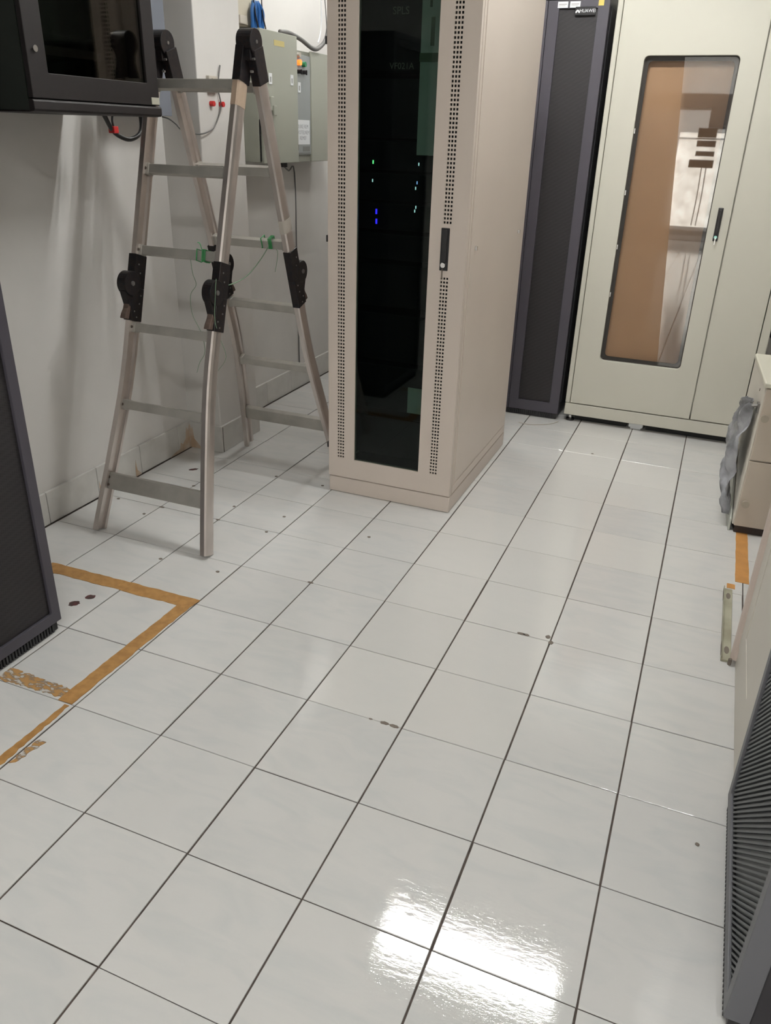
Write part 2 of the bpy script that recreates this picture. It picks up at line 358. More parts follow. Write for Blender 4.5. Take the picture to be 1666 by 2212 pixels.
# ================================================================ SERVER RACKS
def vent_strip(x0, x1, z0, z1, cols, y, pitch, hole):
    """real pierced strip: grid of plates round square holes"""
    b = B(); rows = int((z1 - z0) / pitch); pw = (x1 - x0) / cols
    for r in range(rows):
        zb = z0 + r * pitch; zt = zb + pitch
        for c in range(cols):
            a = x0 + c * pw; d = a + pw; hx0 = a + (pw - hole) / 2; hx1 = hx0 + hole; hz0 = zb + (pitch - hole * 1.15) / 2; hz1 = hz0 + hole * 1.15
            b.quad((a, y, zb), (d, y, zb), (hx1, y, hz0), (hx0, y, hz0)); b.quad((d, y, zb), (d, y, zt), (hx1, y, hz1), (hx1, y, hz0))
            b.quad((d, y, zt), (a, y, zt), (hx0, y, hz1), (hx1, y, hz1)); b.quad((a, y, zt), (a, y, zb), (hx0, y, hz0), (hx0, y, hz1))
            b.quad((hx0, y, hz0), (hx1, y, hz0), (hx1, y + .004, hz0), (hx0, y + .004, hz0))
            b.quad((hx1, y, hz0), (hx1, y, hz1), (hx1, y + .004, hz1), (hx1, y + .004, hz0))
    me = b.bm
    return b, z0 + rows * pitch

def glass_rack(label, loc, rz, W, D, H, mt, glass=True, post=False, key=True, vents=True):
    """beige rack: plinth, body, glazed door with pierced strips, hinges, lock, side panel"""
    t = thing('server_rack', label, 'server rack', loc, rz)
    obj('plinth', B().box(0, W, .004, D, 0, .074), mt, t, bev=.004)
    # body as a shell open to the front
    obj('body', B().box(0, .022, .03, D - .01, .078, H).box(W - .022, W, .03, D - .01, .078, H).box(.022, W - .022, .03, D - .01, .078, .10)
        .box(.022, W - .022, .03, D - .01, H - .03, H).box(.022, W - .022, D - .02, D - .01, .10, H - .03), mt, t, bev=.002)
    obj('inner_lining', B().box(.023, .026, .03, D - .03, .11, H - .04).box(W - .026, W - .023, .03, D - .03, .11, H - .04).box(.03, W - .03, .03, D - .03, .101, .104).box(.03, W - .03, D - .03, D - .025, .11, H - .04), M_DARK, t)  # black sheets added inside the body to keep the interior dark
    sp = obj('side_panel', B().box(W, W + .003, .055, D - .03, .13, H - .03), mt, t, bev=.0015)
    for yy in (.11, D - .14):
        obj('lock', B().cyl((W + .003, yy, 1.117), (W + .008, yy, 1.117), .009, 12).box(W + .008, W + .013, yy - .004, yy + .004, 1.109, 1.125), M_CHROME, sp)
    obj('side_sill', B().box(W, W + .002, .03, D - .02, .082, .122), mt, t, bev=.001)
    z0, z1 = .080, H - .01; gx0, gx1, gz0, gz1 = .127, .437, .172, H - .10
    vl0, vl1 = .043, .078; vr0, vr1 = W - .099, W - .063
    dr = B(); y0, y1 = 0.0, .022
    zb, zt = .172, H - .10
    hz0, hz1 = 1.032, 1.200
    P = .0148
    la, lt = vent_strip(vl0, vl1, zb, zt, 3, .0008, P, .0072)
    ra, rt = vent_strip(vr0, vr1, zb, 1.018, 3, .0008, P, .0072)
    rb, rt2 = vent_strip(vr0, vr1, 1.208, zt, 3, .0008, P, .0072)
    for (a, b_, c, d) in [(0, vl0, z0, z1), (vl0, vl1, z0, zb), (vl0, vl1, lt, z1), (vl1, gx0, z0, z1), (gx0, gx1, z0, gz0), (gx0, gx1, gz1, z1),
                          (gx1, vr0, z0, z1), (vr0, vr1, z0, zb), (vr0, vr1, rt, 1.208), (vr0, vr1, rt2, z1), (vr1, W, z0, z1)]:
        dr.box(a, b_, y0, y1, c, d)
    door = obj('door', dr, mt, t)
    if not vents:
        for s_ in (la, ra, rb): s_.bm.clear(); s_.box(0, .001, .002, .003, .2, .201)
        door.data.clear_geometry(); tmp = B().frame((0, W, z0, z1), (gx0, gx1, gz0, gz1), .003, lambda u, v, d: (u, d, v), 0, .022).mesh('door'); tmp.materials.append(mt); door.data = tmp
    for s_ in ((la, ra, rb) if vents else ()): obj('vent_strip', s_, mt, door, kind='stuff')
    if vents: obj('vent_backing', B().box(vl0 - .002, vl1 + .002, .016, .019, zb, lt).box(vr0 - .002, vr1 + .002, .016, .019, zb, rt2), M_DARK, door)
    if glass:
        obj('glass', B().box(gx0 - .001, gx1 + .001, .006, .010, gz0 - .001, gz1 + .001), M_SMOKE, door)
    hd = obj('door_handle', B().box(W - .103, W - .069, -.004, 0, 1.038, 1.196).box(W - .097, W - .075, -.012, -.004, 1.07, 1.19), M_BLACK, door, bev=.002)
    obj('key_lock', B().cyl((W - .086, -.004, 1.060), (W - .086, -.016, 1.060), .0095, 14).box(W - .090, W - .082, -.021, -.016, 1.052, 1.07), M_CHROME, hd)
    if key: obj('key_strap', B().box(W - .093, W - .089, -.006, -.003, 1.008, 1.046), M_GRIME, hd)
    for z in (.227, 1.123, H - .3):
        obj('hinge', B().box(-.009, .004, .001, .016, z - .013, z + .013), M_BLACK, door, bev=.001)
    if post:
        obj('corner_post', B().cyl((.002, .006, .02), (.002, .006, H), .021, 20), mat('pinkish_cream', (.60, .50, .44), .4), t, smooth=False)
    return t
rack = glass_rack('tall beige server rack with dark glass door and pierced vent strips, beside the ladder', (-1.209, 1.987, 0), 0, .588, .955, 2.12, M_BEIGE)
# things in the beige rack: dim equipment behind the glass
def rack_unit(label, z0, h, depth, x0=.055, x1=.50, leds=(), mtl=None, name='server', cat='server', txt=None, band=False):
    t = thing(name, label, cat, (-1.209, 1.987 + .075, z0))
    obj('chassis', B().box(x0, x1, 0, depth, 0, h), mtl or M_DARK, t, bev=.002)
    if band: obj('bezel', B().box(x0 + .006, x1 - .006, -.004, 0, .004, h - .004), mat('bezel', (.005, .005, .006), .6, spec=.2), t)
    for (x, z, cname, c, e, sz) in leds:
        obj('status_light', B().box(x - sz, x + sz, -.0065, -.004, z - sz * 3, z + sz * 3), mat('led_' + cname, c, .4, emit=c, estr=e), t)
    if txt:
        for (s_, x, z, size, c) in txt:
            obj('lettering', text_mesh(s_, size, face_M((x, -.006, z + .015), '-y')), mat('dim_print', (.36, .33, .29), .7), t)
    return t
G_, W_, BL_ = ('green', (.2, 1, .35), 3, .0022), ('white', (.6, .9, .95), 2, .0018), ('blue', (.03, .02, 1), 5, .0032)
rack_unit('wide dark unit with dim lettering at the top of the beige rack', 1.725, .36, .10, .055, .50, txt=[('SPLS', .263, .174, .034, 0), ('VF021A', .272, .0, .030, 0)], band=True, name='patch_panel', cat='patch panel')
for k, (z0, h) in enumerate([(1.50, .20), (1.385, .105), (1.275, .10), (1.165, .10), (1.05, .10), (.86, .17), (.63, .20), (.41, .20), (.19, .19)]):
    L_ = []
    if k == 1: L_ = [(.164, .028, *G_), (.355, .027, *W_)]
    if k == 2: L_ = [(.163, .071, *W_), (.351, .071, 'paleblue', (.3, .5, 1), 2, .0018), (.346, .051, *W_)]
    if k == 3: L_ = [(.350, .092, *W_), (.346, .078, *W_), (.182, .067, *BL_), (.183, .030, *BL_)]
    rack_unit(['empty black blanking panel under the lettered unit in the beige rack', 'black switch with a green light in the beige rack', 'black server with small white lights in the beige rack',
               'black server with two blue lights in the beige rack', 'black server below the blue lights in the beige rack', 'black unit at mid height in the beige rack', 'black unit above the low gap in the beige rack',
               'black unit beside the low pale sheet in the beige rack', 'lowest black unit in the beige rack'][k], z0, h, .5 if k else .10, leds=L_, band=True)
# pale duct seen upright behind the right edge of the glass, and a pale sheet low down
M_PALE = mat('pale_inner_panel', (.66, .70, .66), .6)
t = thing('cable_duct', 'pale upright cable duct behind the right edge of the smoked glass door', 'cable duct', (-1.209, 1.987, 1.43))
obj('channel', B().box(.352, .47, .045, .058, .014, .60), M_PALE, t, bev=.002)
obj('band', B().box(.351, .471, .041, .045, .322, .350), mat('dull_green', (.13, .17, .11), .6), t)
obj('slot', B().box(.390, .404, .042, .045, .372, .46), mat('dull_green', (.13, .17, .11), .6), t)
obj('slot', B().box(.383, .391, .042, .045, .490, .510), mat('dull_green', (.13, .17, .11), .6), t)
tag(obj('paper_sheet', B((-.80, 2.05, .41)).box(-.859, -.76, 2.052, 2.054, .414, .528), M_PALE), 'pale paper sheet low behind the right edge of the smoked glass', 'paper', (-.80, 2.05, .41))

# cream rack on the right, seen edge on
cr_ = glass_rack('cream rack with rounded corner post, just behind the near charcoal rack on the right', (.572, 1.335, 0), -math.pi / 2, .635, .85, 2.12, M_CREAM, glass=False, key=False, post=True, vents=False)
obj('blanking_board', B().box(.125, .439, .002, .020, .170, 2.022), M_CREAM, cr_, bev=.001)

def mesh_rack(label, loc, rz, W, D, H, frame, split=False, ribs=False, header=False, mesh_edge=.055):
    t = thing('server_rack', label, 'server rack', loc, rz)
    obj('body', B().box(.003, W - .003, .045, D, .03, H), mat('rack_side_black', (.022, .020, .024), .45), t, bev=.003)
    obj('side_panel', B().box(W - .003, W + .001, .075, D - .03, .09, H - .05), mat('rack_side_dark', (.045, .045, .052), .4), t, bev=.002)
    obj('base', B().box(.01, W - .01, .012, D - .02, 0, .034), M_BLACK, t, bev=.002)
    # louvred foot grille
    g = B(); n = int((W - .04) / .012)
    for k in range(n): g.box(.02 + k * .012, .026 + k * .012, .004, .012, .004, .033)
    obj('foot_grille', g, mat('grille_dark', (.02, .02, .022), .5), t, kind='stuff')
    hz = H - .03
    leaves = [(0, W / 2 - .001), (W / 2 + .001, W)] if split else [(0, W)]
    for (a, b_) in leaves:
        e = mesh_edge
        door = obj('door', B().frame((a, b_, .036, hz), (a + e, b_ - e, .036 + e * 1.1, hz - .035), .003, lambda u, v, d: (u, d, v), 0, .045, n=1), frame, t, bev=.004)
        if not ribs:
            obj('mesh_sheet', B().box(a + e - .003, b_ - e + .003, .010, .014, .033 + e * 1.1, hz - .032), M_MESH, door)
        else:
            x0, x1, q0, q1 = a + e, b_ - e, .036 + e * 1.1, hz - .035
            obj('mesh_sheet', B().box(x0 - .003, x1 + .003, .014, .018, q0 - .003, q1 + .003), mat('mesh_back', (.062, .070, .076), .5), door)
            r_ = B(); c = q0 - x1
            while c < q1 - x0:       # line z = x + c clipped to the opening
                xa = max(x0, q0 - c); xb = min(x1, q1 - c)
                if xb - xa > .01:
                    h_ = .0034
                    r_.prism([(xa, xa + c - h_), (xb, xb + c - h_), (xb, xb + c + h_), (xa, xa + c + h_)], lambda u, v: (u, .006, v), lambda u, v: (u, .0145, v))
                c += .0150
            obj('mesh_ribs', r_, mat('mesh_rib', (.085, .09, .095), .5), door, kind='stuff')
    obj('header', B().box(0, W, 0, .045, hz + .002, H), frame, t, bev=.003)
    return t
# back rack
bk = mesh_rack('tall dark rack with mesh door between the beige rack and the pale grey cabinet', (-1.035, 3.49, 0), 0, .60, .9, 2.155, M_PURPLE, split=True)
for x, wd, z, m_, lb, nm in ((.348, .050, 2.106, M_WHITE, 'white printed sticker at the top of the back dark rack, left one', 'sticker'), (.408, .050, 2.106, M_WHITE, 'white printed sticker at the top of the back dark rack, right one', 'sticker'), (.545, .026, 2.112, M_YELLOW, None, 'sticker')):
    s_ = obj(nm, B().box(x, x + wd, -.0012, 0, z - .013, z + .013), m_, bk, label='yellow warning sticker' if m_ is M_YELLOW else 'white printed sticker')
    if m_ is M_WHITE: obj('print', B().box(x + .006, x + wd - .006, -.0018, -.0012, z + .001, z + .003).box(x + .006, x + wd - .012, -.0018, -.0012, z - .005, z - .004), M_GRIME, s_)
obj('lettering', text_mesh('HUAWEI', .020, face_M((.497, -.004, 2.078), '-y')), M_WHITE, bk)
lg = B()
for k in range(8):
    a = math.radians(-10 + k * 200 / 7 ); a = math.radians(200 * k / 7 - 10)
    c, s_ = math.cos(a), math.sin(a); ox, oz = .449, 2.073
    lg.prism([(ox + .002 * c, oz + .002 * s_), (ox + .008 * c - .0022 * s_, oz + .008 * s_ + .0022 * c), (ox + .012 * c, oz + .012 * s_), (ox + .008 * c + .0022 * s_, oz + .008 * s_ - .0022 * c)], lambda u, v: (u, -.0045, v), lambda u, v: (u, -.003, v))
obj('emblem', lg, M_WHITE, bk)
obj('badge_plate', B().box(.437, .535, -.0032, .010, 2.060, 2.096), M_BLACK, bk, bev=.001)
# left rack, front faces +x
mesh_rack('tall dark rack with mesh door at the left edge beside the ochre floor tape', (-1.511, -.008, 0), math.pi / 2, .60, .60, 2.0, M_PURPLE, mesh_edge=.035)
# near right rack, front faces -x
mesh_rack('near charcoal rack with ribbed mesh door at the lower right edge', (.557, .672, 0), -math.pi / 2, .605, .80, 2.0, M_GREYF, ribs=True, mesh_edge=.030)
# ================================================================ PALE GREY CABINET WITH WINDOW
t = thing('control_cabinet', 'wide pale grey cabinet with orange board behind its window, standing on levelling feet', 'cabinet', (-.40, 3.50, 0))
H = 2.30; W = 1.0
f = lambda u, v, d: (u, d, v)
obj('body', B().box(0, .02, .022, .6, .042, H).box(W - .02, W, .022, .6, .042, H).box(.02, W - .02, .022, .6, .042, .10).box(.02, W - .02, .022, .6, H - .04, H).box(.02, W - .02, .59, .6, .10, H - .04), M_CAB, t, bev=.003)
obj('front_frame', B().box(0, .026, .0, .022, .114, H).box(.958, W, .0, .022, .114, H).box(0, W, 0, .022, .042, .112), M_CAB, t, bev=.004)
obj('centre_post', B().box(.684, .712, .0205, .04, .11, H - .04).box(.026, .05, .0205, .04, .11, H - .04).box(.05, .958, .0205, .04, .112, .135), M_CAB, t)
dr = obj('door', B().frame((.030, .694, .118, H - .01), (.161, .597, .388, 1.889), .022, f, -.003, .020), M_CAB, t, bev=.002)
fp = lambda d: (lambda u, v: (u, d, v))
obj('window_pane', B().prism([(.473, .377), (.608, .377), (.608, 1.90), (.345, 1.90)], fp(.021), fp(.024)), M_ACRYL, dr)
obj('window_film', B().prism([(.150, .377), (.473, .377), (.345, 1.90), (.150, 1.90)], fp(.021), fp(.024)), M_MATTE, dr, label='matte film over the left part of the window')  # low-reflection part added to form the slanted edge of the reflection
M_GASK = mat('window_gasket', (.035, .028, .022), .6)
obj('gasket', B().frame((.152, .606, .379, 1.898), (.166, .592, .393, 1.884), .02, f, .0205, .0209), M_GASK, dr)
obj('side_door', B().box(.700, .954, -.003, .020, .118, H - .01), M_CAB, t, bev=.003)
hd = obj('door_handle', B().box(.631, .655, -.010, -.003, 1.065, 1.225), M_BLACK, dr, bev=.004)
obj('lever', B().box(.637, .649, -.022, -.010, 1.10, 1.215), M_BLACK, hd, bev=.003)
obj('key_lock', B().cyl((.643, -.010, 1.085), (.643, -.018, 1.085), .008, 12), mat('greenish_chrome', (.3, .6, .55), .25, 1.0), hd)
obj('key', B().box(.641, .645, -.026, -.018, 1.050, 1.085), M_CHROME, hd)
M_BOARD = mat('orange_mounting_board', (0.47, 0.275, 0.145), 0.6, var=.06, vscale=4)
obj('mounting_board', B().box(.05, .93, .058, .062, .15, 2.2), M_BOARD, t)
obj('dark_surround', B().frame((.148, .610, .375, 1.902), (.181, .577, .408, 1.868), .02, fp(0) if False else (lambda u, v, d: (u, d, v)), .0245, .032), M_GASK, dr)
for z in (.75, 1.0, 1.27, 1.56):
    obj('clip', B().box(.158, .166, .018, .024, z - .012, z + .012), M_CHROME, dr)
for x, y in ((.035, .04), (.965, .04), (.035, .55), (.965, .55)):
    ft = obj('levelling_foot', B().cyl((x, y, 0), (x, y, .012), .024, 20).cyl((x, y, .012), (x, y, .045), .008, 12), M_BLACK, t)
    obj('stem', B().cyl((x, y, .012), (x, y, .03), .0095, 8), M_CHROME, ft)
obj('base_skirt', B().box(.06, .36, .05, .07, .003, .043).box(.47, .94, .05, .07, .003, .043), M_DARK, t)  # dark strips added under the cabinet to deepen the shade in the gap
obj('centre_support', B().box(.375, .455, .03, .08, .012, .045).box(.385, .445, .035, .075, 0, .012), M_WHITE, t, bev=.003)

# ================================================================ LADDER
TAN = .31349; A_ = math.atan(TAN); CA, SA = math.cos(A_), math.sin(A_)
LY = 1.765
t = thing('step_ladder', 'folding aluminium ladder with black joints, standing open as an A', 'ladder', (-1.62, LY, 0))
OFF = (-1.62, LY, 0)
def lp(sec, x, z, n=0.0):
    """sec 0 near, 1 far; z along the leaning plane; n outwards"""
    if sec == 0: return (x, 1.2 + TAN * z - n * CA, z + n * SA)
    return (x, 2.33 - TAN * z + n * CA, z + n * SA)
prof = [(-.013, -.030), (.006, -.030), (.012, -.025), (.0145, -.012), (.015, 0), (.0145, .012), (.012, .025), (.006, .030), (-.013, .030), (-.013, .017), (-.003, .013), (-.003, -.013), (-.013, -.017)]
def rail(sec, pts, sgn):
    rings = []
    for x, z in pts:
        rings.append([lp(sec, x + sgn * a, z, n) for a, n in prof])
    return B(OFF).loft(rings)
low = [(.009, 1.0), (.12, .80), (.25, .58), (.36, .40), (.45, .26), (.54, .13), (.62, .05), (.70, .01), (.84, 0)]
upper = [(1.05, 0), (1.70, 0)]
RX = {(0, -1): (-1.806, -.078), (0, 1): (-1.424, .068), (1, -1): (-1.765, -.088), (1, 1): (-1.392, .062)}
for (sec, sg), (xc, fl) in RX.items():
    obj('rail', rail(sec, [(xc + fl * k, z) for z, k in low], sg), M_ALU, t)
    obj('rail', rail(sec, [(xc, z) for z, k in upper], sg), M_ALU, t)
def xr(sec, sg, z):
    xc, fl = RX[(sec, sg)]
    if z >= .84: return xc
    for (z0, k0), (z1, k1) in zip(low, low[1:]):
        if z0 <= z <= z1: return xc + fl * (k0 + (k1 - k0) * (z - z0) / (z1 - z0))
    return xc + fl
for sec in (0, 1):
    for z, h, dn in ((.21, .032, .014), (.512, .0165, .015), (.803, .0165, .015), (1.083, .0165, .015), (1.368, .0165, .015), (1.656, .0165, .015)):
        xa, xb = xr(sec, -1, z) + .006, xr(sec, 1, z) - .006
        b = B(OFF)
        ring = [(-dn, -h), (dn, -h), (dn, h), (-dn, h)]
        b.loft([[lp(sec, x, z + b_, a) for a, b_ in ring] for x in (xa, xb)])
        rg = obj('rung', b, M_ALU_R, t, bev=.003)
        for x in (xa + .008, xb - .008):
            for zz in ((z - .015, z + .015) if h > .02 else (z,)):
                obj('rivet', B(OFF).cyl(lp(sec, x, zz, dn), lp(sec, x, zz, dn + .004), .0055, 8), mat('dark_rivet', (.10, .075, .06), .6), rg)
        if h < .02:   # flared end brackets
            for x0, x1 in ((xa, xa + .022), (xb - .022, xb)):
                obj('end_bracket', B(OFF).loft([[lp(sec, x, z + b_ * 1.18, a * 1.12) for a, b_ in ring] for x in (x0, x1)]), M_ALU_R, rg, bev=.002)
obj('tape_wrap', B(OFF).loft([[lp(0, -1.424 + a * 1.06, z, n * 1.04) for a, n in prof] for z in (1.585, 1.663)]), mat('brown_tape', (.36, .27, .20), .45), t)
obj('tape_wrap', B(OFF).loft([[lp(1, -1.392 + a * 1.06, z, n * 1.04) for a, n in prof] for z in (1.14, 1.19)]), mat('faded_tape', (.42, .38, .33), .5), t)
M_LEVER = mat('rusty_lever', (.10, .065, .05), .6, var=.3, vscale=40)
for (sec, sg), (xc, fl) in RX.items():
    b = B(OFF)
    # sleeves round the rail ends
    for z0, z1 in ((.825, .945), (.945, 1.065)):
        b.loft([[lp(sec, xc + a, z, n) for a, n in ((-.0165, -.033), (.0175, -.033), (.0175, .033), (-.0165, .033))] for z in (z0, z1)])
    c0 = Vector(lp(sec, xc - .019, .957, .040)); c1 = Vector(lp(sec, xc + .020, .957, .040))
    b.cyl(c0, c1, .046, 28)
    b.loft([[lp(sec, xc + a, z, n) for a, n in ((-.014, .02), (.015, .02), (.015, nn), (-.014, nn))] for z, nn in ((.875, .040), (.925, .074))])
    h_ = obj('hinge', b, M_BLACKR, t, bev=.002)
    obj('pivot_bolt', B(OFF).cyl(lp(sec, xc - .024, .957, .042), lp(sec, xc + .025, .957, .042), .009, 10), mat('worn_steel', (.25, .24, .23), .4, .8), h_)
    b = B(OFF)
    b.loft([[lp(sec, xc + a, z, n) for a, n in ((-.012, n0), (.013, n0), (.013, n1), (-.012, n1))] for z, n0, n1 in ((.828, .036, .060), (.845, .034, .056), (.865, .030, .047), (.90, .030, .042))])
    obj('release_lever', b, M_LEVER, h_, bev=.002)
    rv = B(OFF)
    for z, n in ((.84, .0), (.86, .015), (.89, -.01), (1.0, .0), (1.03, .012), (.92, -.015)):
        rv.cyl(lp(sec, xc + .0175, z, n), lp(sec, xc + .0195, z, n), .0035, 6)
    obj('rivets', rv, mat('worn_steel', (.25, .24, .23), .4, .8), h_, kind='stuff')
for sg in (-1, 1):
    xa, xf = RX[(0, sg)][0], RX[(1, sg)][0]
    b = B(OFF)
    for sec, xc in ((0, xa), (1, xf)):
        b.loft([[lp(sec, xc + a, z, n) for a, n in ((-.0165, -.033), (.0175, -.033), (.0175, .033), (-.0165, .033))] for z in (1.665, 1.775)])
    xm = (xa + xf) / 2
    b.cyl((xm - .030, LY, 1.795), (xm + .030, LY, 1.795), .042, 28)
    b.loft([[(xm + a, LY + w_, z) for a, w_ in ((-.022, -hw), (.022, -hw), (.022, hw), (-.022, hw))] for z, hw in ((1.735, .030), (1.80, .034))])
    th = obj('top_hinge', b, M_BLACKR, t, bev=.002)
    rv = B(OFF)
    for (y_, z) in ((LY, 1.795), (LY - .02, 1.74), (LY + .02, 1.74), (LY + .01, 1.77), (LY - .035, 1.70), (LY + .035, 1.70)):
        rv.cyl((xm + .022, y_, z), (xm + .033, y_, z), .006 if z > 1.79 else .004, 8)
    obj('rivets', rv, mat('worn_steel', (.25, .24, .23), .4, .8), th, kind='stuff')

# strings tied to the rungs
def string(label, pts, r, m_, name='string'):
    o = Vector(pts[-1])
    return tag(obj(name, B(o).tube(pts, r, 6), m_, smooth=True), label, 'string', tuple(o))
t = thing('knotted_string', 'bright green string knotted round the near fourth rung', 'string', (-1.507, 1.535, 1.06))
ko = (-1.507, 1.535, 1.06); kb = B(ko)
def loop(b, x, sec, z, r):
    pts = [lp(sec, x + dx, z + b_ * .0195, a * .018) for dx, a, b_ in ((0, -1, -1), (.002, 1, -1), (0, 1, 1), (.003, -1, 1), (.003, -1, -1))]
    b.tube(pts, r, 6, 0)
for dx in (-.006, 0, .006, -.03): loop(kb, -1.497 + dx, 0, 1.083, .0022)
obj('knot', kb, M_GREEN, t)
obj('tail', B(ko).tube([(-1.497, 1.52, 1.10), (-1.503, 1.515, 1.13), (-1.51, 1.51, 1.135)], .0014, 6), M_GREEN, t)
string('long thin pale green string hanging below the near fourth rung', [(-1.55, 1.515, 1.07), (-1.545, 1.515, 1.02), (-1.53, 1.51, .98), (-1.555, 1.505, .94), (-1.55, 1.50, .87), (-1.515, 1.50, .80), (-1.505, 1.50, .73), (-1.535, 1.50, .68), (-1.55, 1.50, .64)], .0011, M_GREEN_P)
t = thing('knotted_string', 'bright green string knotted round the far fourth rung', 'string', (-1.477, 1.985, 1.06))
ko = (-1.477, 1.985, 1.06); kb = B(ko)
for dx in (-.006, 0, .006, -.04): loop(kb, -1.475 + dx, 1, 1.09, .0024)
obj('knot', kb, M_GREEN, t)
obj('tail', B(ko).tube([(-1.462, 1.98, 1.07), (-1.445, 1.985, 1.055), (-1.45, 1.985, 1.01), (-1.46, 1.985, .97)], .0013, 6), M_GREEN_P, t)
string('pale green cord sagging from the far rung to the near right ladder joint', [(-1.48, 1.975, 1.075), (-1.50, 1.93, 1.02), (-1.52, 1.85, .965), (-1.535, 1.75, .945), (-1.50, 1.62, .97), (-1.455, 1.53, 1.00), (-1.44, 1.50, 1.04)], .0020, M_GREEN_P)
string('thin pale green string hanging past the near right ladder joint', [(-1.405, 1.46, 1.02), (-1.400, 1.44, .96), (-1.395, 1.42, .88), (-1.42, 1.48, .80), (-1.41, 1.50, .72), (-1.45, 1.50, .66)], .0010, M_GREEN_P)

# ================================================================ WALL-MOUNTED RACK, TOP LEFT
WB = (-1.67, .975, 1.545); bx0 = XL
t = thing('wall_rack', 'black wall-mounted network rack with smoked glass door, above the left dark rack', 'wall rack', WB)
def q(*a): return B(WB).box(*a)
Y0, Y1, Z0, Z1 = .975, 1.575, 1.545, 2.20; XF = -1.67
M_WR = mat('wall_rack_black', (.013, .010, .010), .55, spec=.3, var=.1, vscale=40)
M_WRS = mat('wall_rack_side', (.010, .014, .010), .6)
obj('side_panel', q(XL + .001, XF - .022, Y0, Y0 + .012, Z0 + .005, Z1), M_WRS, t)
obj('body', q(XL + .001, XF - .022, Y1 - .012, Y1, Z0, Z1).box(XL + .001, XF - .022, Y0 + .012, Y1 - .012, Z0, Z0 + .015).box(XL + .001, XF - .022, Y0 + .012, Y1 - .012, Z1 - .015, Z1).box(XL + .001, XL + .01, Y0 + .012, Y1 - .012, Z0 + .015, Z1 - .015), M_WR, t)
obj('bottom_rail', B(WB).prism([(-.022, 0), (-.004, .002), (0, .008), (0, .028), (-.004, .034), (-.022, .034)], lambda u, v: (XF + u, Y0 - .002, Z0 + v), lambda u, v: (XF + u, Y1 + .006, Z0 + v)), M_WR, t, bev=.002)
fx = lambda u, v, d: (XF + d, u, v)
dr = obj('door', B(WB).frame((Y0 + .001, Y1 - .001, Z0 + .037, Z1 - .002), (Y0 + .075, Y1 - .062, Z0 + .105, Z1 - .06), .004, fx, -.020, -.002), M_WR, t, bev=.002)
obj('glass', q(XF - .014, XF - .010, Y0 + .07, Y1 - .057, Z0 + .10, Z1 - .055), M_SMOKE2, dr)
obj('door_lock', B(WB).cyl((XF - .002, Y0 + .032, Z0 + .165), (XF + .004, Y0 + .032, Z0 + .165), .009, 16), M_CHROME, dr)
obj('corner_label', q(XF - .002, XF - .0005, Y1 - .046, Y1 - .003, Z0 + .040, Z0 + .062), mat('cream_label', (.42, .40, .33), .5), dr, label='small cream plate at the door corner')
# inside: patch panel, vertical rails and equipment
tt = obj('mounting_rail', q(XF - .065, XF - .060, Y1 - .20, Y1 - .085, Z0 + .06, Z1 - .03), mat('inner_rail', (.11, .095, .08), .6), t)
hb = B(WB)
for k in range(34): hb.box(XF - .060, XF - .0595, Y1 - .165, Y1 - .14, Z0 + .075 + k * .016, Z0 + .084 + k * .016)
obj('rail_holes', hb, M_DARK, tt, kind='stuff')
obj('equipment', q(XF - .30, XF - .07, Y0 + .03, Y1 - .20, Z0 + .16, Z0 + .185), mat('inner_grey', (.25, .25, .25), .4), t)
obj('equipment', q(XF - .30, XF - .09, Y0 + .03, Y1 - .21, Z0 + .22, Z0 + .60), M_BLACK, t)
obj('equipment', q(XF - .095, XF - .09, Y1 - .26, Y1 - .235, Z0 + .03, Z1 - .03), mat('inner_pole', (.05, .045, .04), .5), t)
# cable loop below it
t = thing('cable_loop', 'thick black cable loop with red tie hanging under the wall-mounted rack', 'cable', (-1.9, 1.55, 1.40))
o_ = (-1.9, 1.55, 1.40)
obj('cable', B(o_).tube([(-1.9, 1.50, 1.60), (-1.9, 1.545, 1.545), (-1.9, 1.584, 1.495), (-1.9, 1.645, 1.470), (-1.9, 1.70, 1.472), (-1.9, 1.746, 1.498), (-1.91, 1.765, 1.55), (-1.93, 1.77, 1.62)], .0085, 8), M_BLACK, t, smooth=True)
obj('cable', B(o_).tube([(-1.905, 1.60, 1.56), (-1.905, 1.59, 1.53), (-1.905, 1.597, 1.50)], .004, 6), M_BLACK, t, smooth=True)
obj('cable_tie', B(o_).box(-1.913, -1.885, 1.572, 1.598, 1.488, 1.512), M_RED, t, bev=.003)
# blue-grey box on the wall beyond it
t = thing('junction_box', 'flat blue-grey box on the left wall behind the wall-mounted rack', 'junction box', (XL + .001, 1.92, 1.558))
obj('body', B((XL + .001, 1.92, 1.558)).box(XL + .001, -2.012, 1.78, 2.09, 1.558, 2.15), mat('blue_grey_enamel', (.21, .225, .265), .5), t, bev=.003)
obj('lid', B((XL + .001, 1.92, 1.558)).box(-2.012, -2.0, 1.778, 2.092, 1.556, 2.152), mat('blue_grey_enamel', (.21, .225, .265), .5), t, bev=.002)
o_ = (-1.98, 2.06, 1.50)
tag(obj('data_cable', B(o_).tube([(-2.03, 2.06, 1.553), (-2.0, 2.067, 1.545), (-1.97, 2.071, 1.526), (-1.915, 2.04, 1.503), (-1.905, 2.149, 1.490), (-1.91, 2.258, 1.513), (-1.912, 2.316, 1.566), (-1.912, 2.337, 1.613), (-1.913, 2.322, 1.676), (-1.912, 2.335, 1.73), (-1.912, 2.347, 1.765)], .0030, 6), M_GREYC, smooth=True),
    'thin dark cable looping from the blue-grey box to the socket on the column', 'cable', o_)
o_ = (PX, 2.28, 1.62)
t = thing('wall_socket', 'small off-white socket with red terminals on the side of the column', 'socket', o_)
